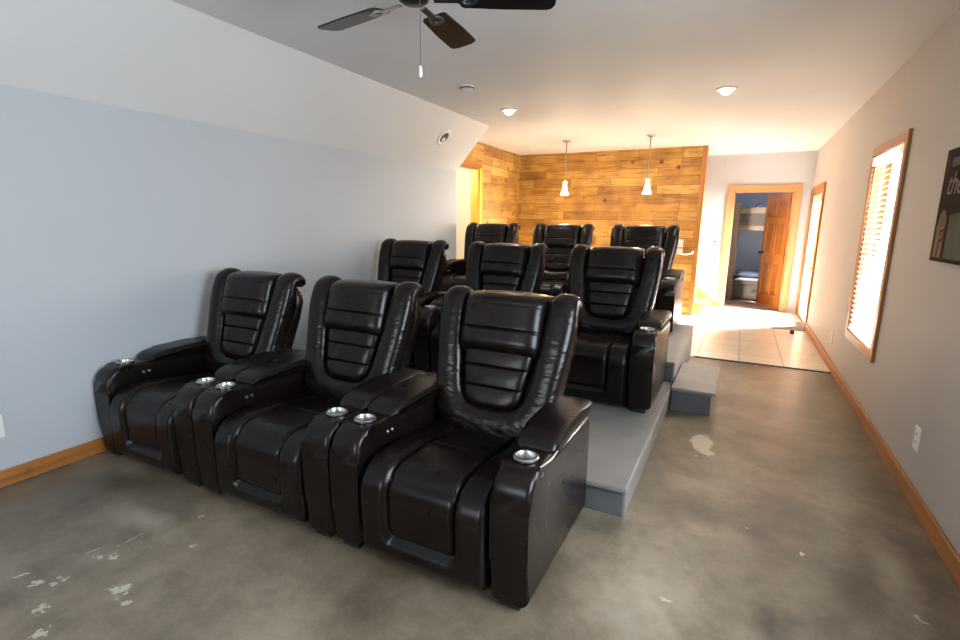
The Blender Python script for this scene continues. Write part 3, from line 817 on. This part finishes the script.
def make_shell():
    """upholstered rear of the backrest"""
    bm = bmesh.new(); rings = []
    rows = [(-.16, .300), (-.05, .302), (.08, .305), (.20, .318), (.35, .338), (.50, .352), (.61, .352), (.66, .342), (.69, .315), (.70, .27)]
    ns = 40
    for j, (v, w) in enumerate(rows):
        ring = []
        n1 = -.020; n0 = -.165 if v < .6 else -.165 + .06 * ((v - .6) / .10) ** 2
        if j >= 8: n1 -= .02 * (j - 7)
        for k in range(ns):
            th = 2 * PI * k / ns; cs, sn = math.cos(th), math.sin(th)
            cs = math.copysign(abs(cs) ** .28, cs); sn = math.copysign(abs(sn) ** .45, sn)
            ring.append(bm.verts.new(back_pt(w * cs, v, (n0 + n1) / 2 + (n1 - n0) / 2 * sn)))
        rings.append(ring)
    for a, b in zip(rings, rings[1:]):
        for k in range(ns): bm.faces.new((a[k], a[(k + 1) % ns], b[(k + 1) % ns], b[k]))
    bm.faces.new(rings[0]); bm.faces.new(rings[-1][::-1])
    return bm

def subsurf(o, l=1):
    md = o.modifiers.new('soften', 'SUBSURF'); md.levels = l; md.render_levels = l

def make_recliner(label, loc, group):
    t = thing('recliner', label, 'recliner chair', loc, 0, group)
    obj('seat', make_seat(), M['leather'], t, True, sharp=50)
    obj('seat_panel', make_panel(), M['leather'], t, True, sharp=60)
    obj('backrest', make_shell(), M['gather'], t, True, sharp=60)
    obj('wing_bolster', make_bolster(), M['gather'], t, True)
    obj('headrest', make_headrest(), M['leather'], t, True, sharp=70)
    obj('lumbar_pad', make_lumbar(), M['leather'], t, True, sharp=70)
    obj('base', bx((-SI, .075, .034), (SI, .66, .30), .01, 2), M['black'], t)
    for s in (-1, 1):
        a = obj('arm', make_arm(s), M['leather'], t, True, sharp=35)
        obj('armrest', make_armpad(s), M['leather'], t, True, sharp=50)
        c = (s * (CW / 2 - AW / 2), .155, 0)
        bm = bmesh.new(); lathe(bm, [(.0385, .5685), (.049, .5660), (.050, .5730), (.046, .5765), (.0405, .5765), (.0380, .572), (.0375, .512), (.030, .508), (.001, .508), (.001, .504), (.0395, .504), (.0395, .566)], c, 36, cap=False)
        o = obj('cup_holder', bm, M['steel'], a, True, sharp=40)
        if s < 0:
            for yy in (.215, .248):
                bm = bmesh.new(); lathe(bm, [(.001, -.004), (.009, -.004), (.009, .002), (.007, .004), (.001, .004)], (-SI + .004, yy, .500), 16, 'x')
                obj('control_button', bm, M['steel'], a, True, sharp=40)
        for yy in (.03, .70):
            x0, x1 = sorted((s * (CW / 2 - .035), s * (CW / 2 - .125)))
            obj('foot', bx((x0, yy, 0), (x1, yy + .075, .040), .004, 2), M['black'], t)
    return t

def dup(root, loc, label, rz=0):
    r = root.copy(); C.objects.link(r); r.location = loc; r['label'] = label; r.rotation_euler = (0, 0, rz)
    for ch in list(root.children):
        c = ch.copy(); C.objects.link(c); c.parent = r
        for g in list(ch.children):
            d = g.copy(); C.objects.link(d); d.parent = c
    return r

FR = 'dark leather recliners in three tiered rows'
proto = make_recliner('dark brown leather recliner at the right end of the front row, nearest the camera', (-1.048, 1.52, 0), FR)
dup(proto, (-2.003, 1.52, 0), 'dark brown leather recliner in the middle of the front row on the concrete')
dup(proto, (-2.957, 1.52, 0), 'dark leather recliner at the left end of the front row, beside left wall')
dup(proto, (-0.915, 3.40, P1), 'black leather recliner at the right end of the middle row, near the box step')
dup(proto, (-1.91, 3.40, P1), 'black leather recliner in the centre of the middle row on the low platform')
dup(proto, (-2.95, 3.40, P1), 'black leather recliner at the left end of the middle row, by the left wall')
dup(proto, (-1.005, 5.26, P2), 'dark leather recliner at the right end of the rear row, beside the white wall plate')
dup(proto, (-1.985, 5.26, P2), 'dark leather recliner in the centre of the rear row, facing out from plank wall')
dup(proto, (-2.965, 5.26, P2), 'dark leather recliner at the left end of the rear row, by the yellow wood opening')

# ------------------------------------------------------------------ ceiling fan
FC = (-1.37, 2.00)
fan = thing('ceiling_fan', 'ceiling fan with dark wood blades and nickel brackets, cut by the top of the picture', 'ceiling fan', (FC[0], FC[1], H))
bm = bmesh.new(); lathe(bm, [(.001, 0), (.072, 0), (.070, -.03), (.045, -.055), (.014, -.06), (.014, -.11), (.001, -.11)], n=32); obj('canopy', bm, M['nickel'], fan, True, sharp=40)
bm = bmesh.new(); lathe(bm, [(.001, -.09), (.05, -.092), (.098, -.115), (.104, -.16), (.098, -.205), (.07, -.222), (.001, -.225)], n=36); obj('motor_housing', bm, M['nickel'], fan, True, sharp=40)
bm = bmesh.new(); lathe(bm, [(.001, -.222), (.060, -.224), (.066, -.235), (.066, -.252), (.050, -.264), (.001, -.268)], n=36); obj('switch_housing', bm, M['blackmetal'], fan, True, sharp=40)
def blade_bm():
    bm = bmesh.new()
    o = [(.20, -.050), (.215, -.062), (.40, -.070), (.585, -.074), (.605, -.066), (.618, -.04), (.618, .04), (.605, .066), (.585, .074), (.40, .070), (.215, .062), (.20, .050)]
    prism(bm, o, lambda u, v, d: (u, v, d), -.004, .004)
    bmesh.ops.bevel(bm, geom=[e for e in bm.edges if abs(e.verts[0].co.z - e.verts[1].co.z) < 1e-6], offset=.0025, segments=2, affect='EDGES')
    return bm
def bracket_bm():
    bm = bmesh.new()
    box(bm, (.085, -.016, -.012), (.205, .016, -.004), .003, 2)
    # open ring plate screwed under the blade
    for i in range(20):
        a0, a1 = 2 * PI * i / 20, 2 * PI * (i + 1) / 20
        pts = []
        for (a, ro) in ((a0, 1), (a1, 1), (a1, .62), (a0, .62)):
            pts.append((.235 + .045 * ro * math.cos(a), .036 * ro * math.sin(a)))
        lo = [bm.verts.new((x, y, -.012)) for x, y in pts]; hi = [bm.verts.new((x, y, -.0045)) for x, y in pts]
        bm.faces.new(lo); bm.faces.new(hi[::-1])
        for k in range(4): bm.faces.new((lo[k], lo[(k + 1) % 4], hi[(k + 1) % 4], hi[k]))
    return bm
bmesh0 = None
for i in range(5):
    ang = math.radians(98 + 72 * i)
    b = obj('blade', blade_bm(), M['blade'], fan) if i == 0 else None
    if i == 0: first_blade = b; br = obj('blade_bracket', bracket_bm(), M['nickel'], b); first_br = br
    else:
        b = first_blade.copy(); C.objects.link(b); b.parent = fan
        br = first_br.copy(); C.objects.link(br); br.parent = b
    b.location = (0, 0, -.245); b.rotation_euler = (math.radians(-11), 0, ang)
bm = bmesh.new(); tube(bm, [(.045, -.02, -.26), (.045, -.02, -.53)], .0016, 6); obj('pull_chain', bm, M['nickel'], fan)
bm = bmesh.new(); lathe(bm, [(.002, -.525), (.006, -.53), (.008, -.55), (.009, -.565), (.004, -.575), (.001, -.575)], (.045, -.02, 0), 14); obj('pull_knob', bm, M['whiteplastic'], fan, True, sharp=50)

# ------------------------------------------------------------------ ceiling fixtures
def can_light(x, y, label):
    t = thing('recessed_light', label, 'ceiling light', (x, y, H), 0, 'lit recessed ceiling lights')
    bm = bmesh.new(); lathe(bm, [(.058, .0), (.092, -.001), (.095, -.005), (.088, -.010), (.066, -.012), (.058, -.004)], n=36, cap=False); obj('trim_ring', bm, M['whiteplastic'], t, True)
    bm = bmesh.new(); lathe(bm, [(.001, -.052), (.020, -.050), (.038, -.040), (.047, -.022), (.046, -.006), (.040, -.001), (.001, -.0005)], n=28); obj('bulb', bm, M['bulb'], t, True)
    return t
can_light(-2.37, 5.24, 'lit recessed ceiling light above the left seats, nearer the sloped wall')
can_light(-0.255, 5.24, 'lit recessed ceiling light above the aisle, nearer the right wall')
t = thing('smoke_detector', 'small round white smoke detector on the ceiling beyond the fan', 'smoke detector', (-2.32, 4.21, H))
bm = bmesh.new(); lathe(bm, [(.001, -.034), (.045, -.034), (.058, -.026), (.064, -.012), (.064, 0), (.001, 0)], n=36); obj('housing', bm, M['whiteplastic'], t, True, sharp=40)
bm = bmesh.new(); lathe(bm, [(.060, -.0265), (.0665, -.020), (.0665, -.016), (.060, -.014)], n=36, cap=False); obj('vent_slot', bm, M['greyslot'], t, True)
bm = bmesh.new(); lathe(bm, [(.001, -.010), (.050, -.010), (.062, -.004), (.062, 0), (.001, 0)], n=36)
tag(obj('blank_cover', bm, M['whiteplastic'], None, True, (-1.31, 6.43, H), 40), 'faint round white cover plate on the ceiling near the pendants', 'cover plate')
# tilted can light in the slope
sl = Vector((SX - L, 0, H - KZ)).normalized(); nrm = Vector((sl.z, 0, -sl.x))
k = 0.56; pos = Vector((L + (SX - L) * k, 5.22, KZ + (H - KZ) * k))
t = thing('sloped_light', 'unlit round recessed light with dark slot set in the sloped wall', 'ceiling light', pos)
t.rotation_euler = nrm.to_track_quat('Z', 'Y').to_euler(); t.scale = (1.15, 1.15, 1.15)
bm = bmesh.new(); lathe(bm, [(.056, .002), (.088, .001), (.092, .005), (.084, .010), (.060, .011), (.056, .003)], n=36, cap=False); obj('trim_ring', bm, M['whiteplastic'], t, True)
bm = bmesh.new(); lathe(bm, [(.001, .002), (.057, .002), (.057, .004), (.001, .004)], n=36); obj('opening', bm, M['baffle'], t, True, sharp=40)
bm = bmesh.new(); lathe(bm, [(.001, .012), (.013, .011), (.021, .008), (.025, .0045), (.001, .004)], (.010, -.024, 0), n=28); obj('eyeball', bm, M['whiteplastic'], t, True, sharp=60)

def pendant(x, y, label):
    t = thing('pendant_lamp', label, 'pendant lamp', (x, y, H), 0, 'pendant lamps before the plank wall')
    bm = bmesh.new(); lathe(bm, [(.001, -.026), (.020, -.025), (.052, -.012), (.060, -.004), (.060, 0), (.001, 0)], n=32); obj('canopy', bm, M['nickel'], t, True, sharp=40)
    bm = bmesh.new(); tube(bm, [(0, 0, -.02), (0, 0, -.58)], .007, 10); obj('rod', bm, M['nickel'], t, True)
    bm = bmesh.new(); lathe(bm, [(.001, -.56), (.016, -.56), (.019, -.572), (.019, -.606), (.001, -.606)], n=24); obj('socket', bm, M['nickel'], t, True, sharp=40)
    bm = bmesh.new(); lathe(bm, [(.0215, -.578), (.026, -.585), (.027, -.60), (.025, -.625), (.031, -.675), (.047, -.735), (.062, -.775), (.059, -.776), (.043, -.735), (.027, -.675), (.0215, -.625), (.0215, -.59)], n=32, cap=False); obj('lamp_shade', bm, M['shade'], t, True)
    bm = bmesh.new(); lathe(bm, [(.001, -.608), (.009, -.612), (.014, -.65), (.019, -.69), (.012, -.715), (.001, -.718)], n=20); obj('bulb', bm, M['bulb'], t, True)
    return t
pendant(-2.435, 7.47, 'left pendant lamp with small glowing glass shade before the plank wall')
pendant(-1.24, 7.45, 'right pendant lamp with small glowing glass shade before the plank wall')

# ------------------------------------------------------------------ wall plates
def outlet(name, loc, rz, label, cat, slots=True):
    """plate whose face looks along local -y"""
    t = thing(name, label, cat, loc, rz)
    obj('plate', bx((-.041, -.007, -.064), (.041, 0, .064), .003, 3), M['whiteplastic'], t)
    if slots:
        for z in (-.022, .022):
            f = obj('socket', bx((-.017, -.0095, z - .015), (.017, -.006, z + .015), .003, 2), M['whiteplastic'], t)
            bm = bmesh.new()
            for x in (-.007, .007): box(bm, (x - .0015, -.0102, z - .003), (x + .0015, -.009, z + .008))
            obj('slots', bm, M['greyslot'], f)
    else:
        obj('rocker', bx((-.016, -.012, -.033), (.016, -.006, .033), .003, 2), M['whiteplastic'], t)
    return t
outlet('wall_outlet', (R, 3.33, .34), -PI / 2, 'white power outlet low on the right wall near the camera', 'outlet')
outlet('wall_outlet', (R, 6.28, .31), -PI / 2, 'small white power outlet low on the right wall beyond the window', 'outlet')
outlet('wall_outlet', (L, 1.05, .34), PI / 2, 'white power outlet low on the left wall at the picture edge', 'outlet')
outlet('light_switch', (-.87, WW, 1.16), 0, 'white switch plate on the plank wall behind the rear right recliner', 'switch', False)
t = thing('wall_bracket', 'white wall bracket with a curved hook under the switch plate on planks', 'bracket', (-.86, WW, 1.03))
obj('back_plate', bx((-.05, -.012, -.05), (.03, 0, .05), .004, 2), M['whiteplastic'], t)
bm = bmesh.new(); tube(bm, [(-.03, -.02, -.03), (.05, -.055, -.042), (.12, -.06, -.038), (.165, -.06, -.02), (.19, -.06, .004)], [.012, .014, .014, .012, .009], 10); obj('hook', bm, M['whiteplastic'], t, True)
bm = bmesh.new(); lathe(bm, [(.001, -.02), (.016, -.019), (.02, -.008), (.02, 0), (.001, 0)], n=20, axis='y')
t = thing('round_switch', 'small round grey switch on the white wall beside the plank wall end', 'switch', (-.41, B, 1.17)); obj('disc', bm, M['nickel'], t, True, sharp=40)

# ------------------------------------------------------------------ picture on the right wall
pic = thing('wall_sign', 'dark brown canvas sign with pale script lettering on the right wall', 'sign', (R, 3.56, 1.565))
# local: y toward -y world (to the right for the viewer), z up; face at x = -.03
PWD, PHT = .62, .57
obj('canvas', bx((-.030, -PWD, -PHT / 2), (-.001, 0, PHT / 2), .003, 2), M['signbrown'], pic)
def flat(poly, m, name, th=.0012, lvl=0):
    bm = bmesh.new(); x = -.0302 - lvl * .0012
    prism(bm, [(-u, v) for u, v in poly], lambda u, v, d: (d, u, v), x - th, x)
    return obj(name, bm, m, pic)
def text_mesh(s, size, u, v, m, name, shear=0.25, lvl=0, parent=None):
    cu = bpy.data.curves.new('t', 'FONT'); cu.body = s; cu.size = size; cu.shear = shear; cu.extrude = .0006
    o = bpy.data.objects.new('t', cu); C.objects.link(o)
    dg = bpy.context.evaluated_depsgraph_get(); dg.update()
    me = bpy.data.meshes.new_from_object(o.evaluated_get(dg)); bpy.data.objects.remove(o)
    bm = bmesh.new(); bm.from_mesh(me); bpy.data.meshes.remove(me)
    for w in bm.verts: w.co = Vector((-.0312 - lvl * .0012 - w.co.z, -(u + w.co.x), v + w.co.y))
    return obj(name, bm, m, pic)
text_mesh('the', .16, .085, .055, M['signlite'], 'lettering')
flat([(.035, .14), (.05, .14), (.065, .255), (.05, .255)], M['signred'], 'painted_stroke')
flat([(.10, .19), (.50, .21), (.50, .24), (.10, .235)], M['signgrey'], 'painted_band')
# striped carton with scoop shaped top
poly = [(.02, -.265), (.16, -.265), (.165, -.07), (.14, -.035), (.115, -.02), (.085, -.025), (.06, -.05), (.035, -.12)]
flat(poly, M['signtan'], 'painted_carton')
for k in range(4): flat([(.03 + .034 * k, -.262), (.042 + .034 * k, -.262), (.048 + .034 * k, -.13 + .01 * k), (.040 + .034 * k, -.13 + .01 * k)], M['signlite'] if k % 2 else M['signred'], 'painted_stripe', lvl=1)
flat([(.10, -.19), (.165, -.18), (.165, -.10), (.105, -.105)], M['signred'], 'painted_label', lvl=2)
flat([(.108, -.120), (.165, -.115), (.165, -.105), (.108, -.110)], M['signlite'], 'painted_line', lvl=3)
flat([(.112, -.165), (.150, -.130), (.158, -.135), (.120, -.172)], M['signlite'], 'painted_line', lvl=3)
flat([(.20, -.265), (.56, -.265), (.56, -.02), (.20, -.05)], M['signgrey'], 'painted_panel')

# ------------------------------------------------------------------ hallway floor things
bm = bmesh.new(); box(bm, (-.21, -.36, 0), (.21, .36, .010), .004, 2)
tag(obj('door_mat', bm, M['mat'], None, False, (.715, 8.58, .004)), 'thin grey mat on the tiles before the glass door', 'mat')
t = thing('door_stop', 'small black wedge standing on the tiles near the grey mat', 'doorstop', (.735, 7.96, .004))
bm = bmesh.new(); prism(bm, [(-.05, 0), (.05, 0), (.05, .012), (-.02, .055), (-.05, .055)], lambda u, v, d: (d, u, v), -.024, .024); obj('wedge', bm, M['black'], t)

# ------------------------------------------------------------------ bunk bed
bed = thing('bunk_bed', 'weathered wood bunk bed seen through the open pine door', 'bunk bed', (.75, 11.55, .003))
X0, X1, Y0, Y1 = -.92, .90, -.50, .55
for x in (X0, X1 - .09):
    for y in (Y0, Y1 - .09): obj('post', bx((x, y, 0), (x + .09, y + .09, 1.86), .006, 2), M['bunk_pale'], bed)
obj('lower_rail', bx((X0 + .09, Y0 + .01, .04), (X1 - .09, Y0 + .045, .40), .004, 2), M['bunk'], bed)
for xa in (X0 + .12, .02):
    dr = obj('drawer', bx((xa, Y0 - .008, .08), (xa + .80, Y0 + .012, .34), .004, 2), M['bunk'], bed)
    bm = bmesh.new(); tube(bm, [(xa + .34, Y0 - .008, .22), (xa + .34, Y0 - .035, .22), (xa + .46, Y0 - .035, .22), (xa + .46, Y0 - .008, .22)], .006); obj('handle', bm, M['blackmetal'], dr)
obj('rear_rail', bx((X0 + .09, Y1 - .045, .04), (X1 - .09, Y1 - .01, .40), .004, 2), M['bunk'], bed)
obj('upper_rail', bx((X0 + .09, Y0 + .01, 1.36), (X1 - .09, Y0 + .05, 1.45), .004, 2), M['bunk_pale'], bed)
obj('upper_panel', bx((X0 + .09, Y0 + .02, 1.45), (X1 - .09, Y0 + .042, 1.68), .003, 2), M['bunk'], bed)
obj('upper_rail', bx((X0 + .09, Y0 + .01, 1.68), (X1 - .09, Y0 + .05, 1.79), .004, 2), M['bunk_pale'], bed)
obj('rear_rail', bx((X0 + .09, Y1 - .05, 1.36), (X1 - .09, Y1 - .01, 1.79), .004, 2), M['bunk'], bed)
for x in (X0 + .03, X1 - .06):
    obj('end_panel', bx((x, Y0 + .09, 1.36), (x + .03, Y1 - .09, 1.79), .003, 2), M['bunk'], bed)
    obj('end_panel', bx((x, Y0 + .09, .06), (x + .03, Y1 - .09, .55), .003, 2), M['bunk'], bed)
obj('slat_base', bx((X0 + .05, Y0 + .05, 1.38), (X1 - .05, Y1 - .05, 1.40), .002, 2), M['bunk'], bed)
obj('slat_base', bx((X0 + .06, Y0 + .05, .33), (X1 - .06, Y1 - .05, .36), .002, 2), M['bunk'], bed)
def soft_slab(a, b, amp, seed, nx=28, ny=16):
    rnd = random.Random(seed); ph = [rnd.uniform(0, 6) for _ in range(6)]
    us, vs = lin(0, 1, nx), lin(0, 1, ny)
    def f(u, v):
        e = min(1, min(u, 1 - u, v, 1 - v) / .06); e = 1 - (1 - e) ** 2
        w = amp * (math.sin(9 * u + ph[0] + 3 * v) * math.sin(7 * v + ph[1]) + .6 * math.sin(21 * u + ph[2]) * math.sin(4 * v + ph[3]))
        return (a[0] + (b[0] - a[0]) * u, a[1] + (b[1] - a[1]) * v, a[2] + (b[2] - a[2]) * (.35 + .65 * e) + w * e)
    return patch(us, vs, f, lambda u, v: (a[0] + (b[0] - a[0]) * u, a[1] + (b[1] - a[1]) * v, a[2]))
bp = bed.location
tag(obj('mattress', soft_slab((X0 + .10, Y0 + .055, .361), (X1 - .10, Y1 - .06, .46), .004, 1), M['sheet'], None, True, bp), 'grey sheeted mattress on the lower bunk', 'mattress')
tag(obj('mattress', soft_slab((X0 + .10, Y0 + .055, 1.401), (X1 - .10, Y1 - .06, 1.60), .004, 2), M['sheet'], None, True, bp), 'grey mattress inside the upper bunk rails', 'mattress')
tag(obj('blanket', soft_slab((X0 + .12, Y0 + .06, .468), (X1 - .35, Y1 - .10, .545), .022, 3, 40, 24), M['bedding'], None, True, bp), 'rumpled navy blanket on the lower bunk', 'blanket')
tag(obj('blanket', soft_slab((X0 + .30, Y0 + .10, 1.61), (X1 - .15, Y1 - .10, 1.86), .02, 5, 30, 20), M['bedding'], None, True, bp), 'dark rumpled blanket on the upper bunk', 'blanket')

# ------------------------------------------------------------------ light
w = bpy.data.worlds.new('overcast_sky'); scene.world = w; w.use_nodes = True
nt = w.node_tree; bg = nt.nodes['Background']
tcw = N(nt, 'ShaderNodeTexCoord'); spw = N(nt, 'ShaderNodeSeparateXYZ'); nt.links.new(tcw.outputs['Generated'], spw.inputs[0])
rw = ramp(nt, [(0.45, (0.80, 0.84, 0.88)), (0.60, (0.95, 0.97, 1.0)), (1.0, (0.72, 0.83, 1.0))]); nt.links.new(spw.outputs['Z'], rw.inputs['Fac'])
nt.links.new(rw.outputs['Color'], bg.inputs['Color']); bg.inputs['Strength'].default_value = 3.0

def lamp(name, typ, loc, energy, col, **kw):
    l = bpy.data.lights.new(name, typ); l.energy = energy; l.color = col
    for k2, v2 in kw.items(): setattr(l, k2, v2)
    o = bpy.data.objects.new(name, l); C.objects.link(o); o.location = loc
    return o
def aim(o, d): o.rotation_euler = Vector(d).to_track_quat('-Z', 'Y').to_euler()
DAY = (0.86, 0.93, 1.0)
o = lamp('daylight_unseen_window', 'AREA', (R + .35, (NY1 + NY2) / 2, 1.45), 140, (0.74, 0.87, 1.0), shape='RECTANGLE', size=1.5, size_y=1.4); aim(o, (-1, 0, -.05))
o = lamp('added_fill_back', 'AREA', (-1.45, F - .4, 1.5), 80, (0.92, 0.95, 1.0), shape='RECTANGLE', size=2.3, size_y=1.3); aim(o, (0, 1, 0))  # added fill lamp behind the camera, outside the made-up window
o = lamp('daylight_blind_window', 'AREA', (R + .6, 5.0, 1.7), 210, (1.0, 0.96, 0.90), shape='RECTANGLE', size=1.2, size_y=1.5); aim(o, (-1, 0, -.3))
o = lamp('daylight_glass_door', 'AREA', (R + 2.0, 9.3, 2.0), 3100, (1.0, 0.98, 0.95), shape='RECTANGLE', size=2.0, size_y=2.0); aim(o, (-1, -.18, -.55)); o.data.spread = math.radians(120)
WARM = (1.0, 0.72, 0.42)
for x in (-2.37, -.255):
    o = lamp('can_glow', 'SPOT', (x, 5.24, H - .06), 46, (1.0, 0.86, 0.70), spot_size=math.radians(150), spot_blend=.8, shadow_soft_size=.05); aim(o, (0, 0, -1))
for x, y in ((-2.435, 7.47), (-1.24, 7.45)):
    lamp('pendant_glow', 'POINT', (x, y, H - .835), 40, WARM, shadow_soft_size=.05)
lamp('stair_room_glow', 'POINT', (-4.3, 6.6, 2.2), 52, (1.0, 0.90, 0.68), shadow_soft_size=.15)

# ------------------------------------------------------------------ camera
cd = bpy.data.cameras.new('camera'); cam = bpy.data.objects.new('camera', cd); C.objects.link(cam)
cd.sensor_width = 36.0; cd.sensor_fit = 'HORIZONTAL'; cd.lens = 501.307 / 960 * 36
cd.clip_start = .05
r = Vector((0.88838665, 0.45893061, 0.0123232)); u = Vector((-0.09840023, 0.16412503, 0.98151942)); f = Vector((-0.44842676, 0.87318135, -0.19096536))
mw = Matrix((r, u, -f)).transposed().to_4x4(); mw.translation = (0, 0, 1.4503)
cam.matrix_world = mw
scene.camera = cam
scene.view_settings.view_transform = 'Standard'
scene.view_settings.look = 'None'
scene.view_settings.exposure = 0.0
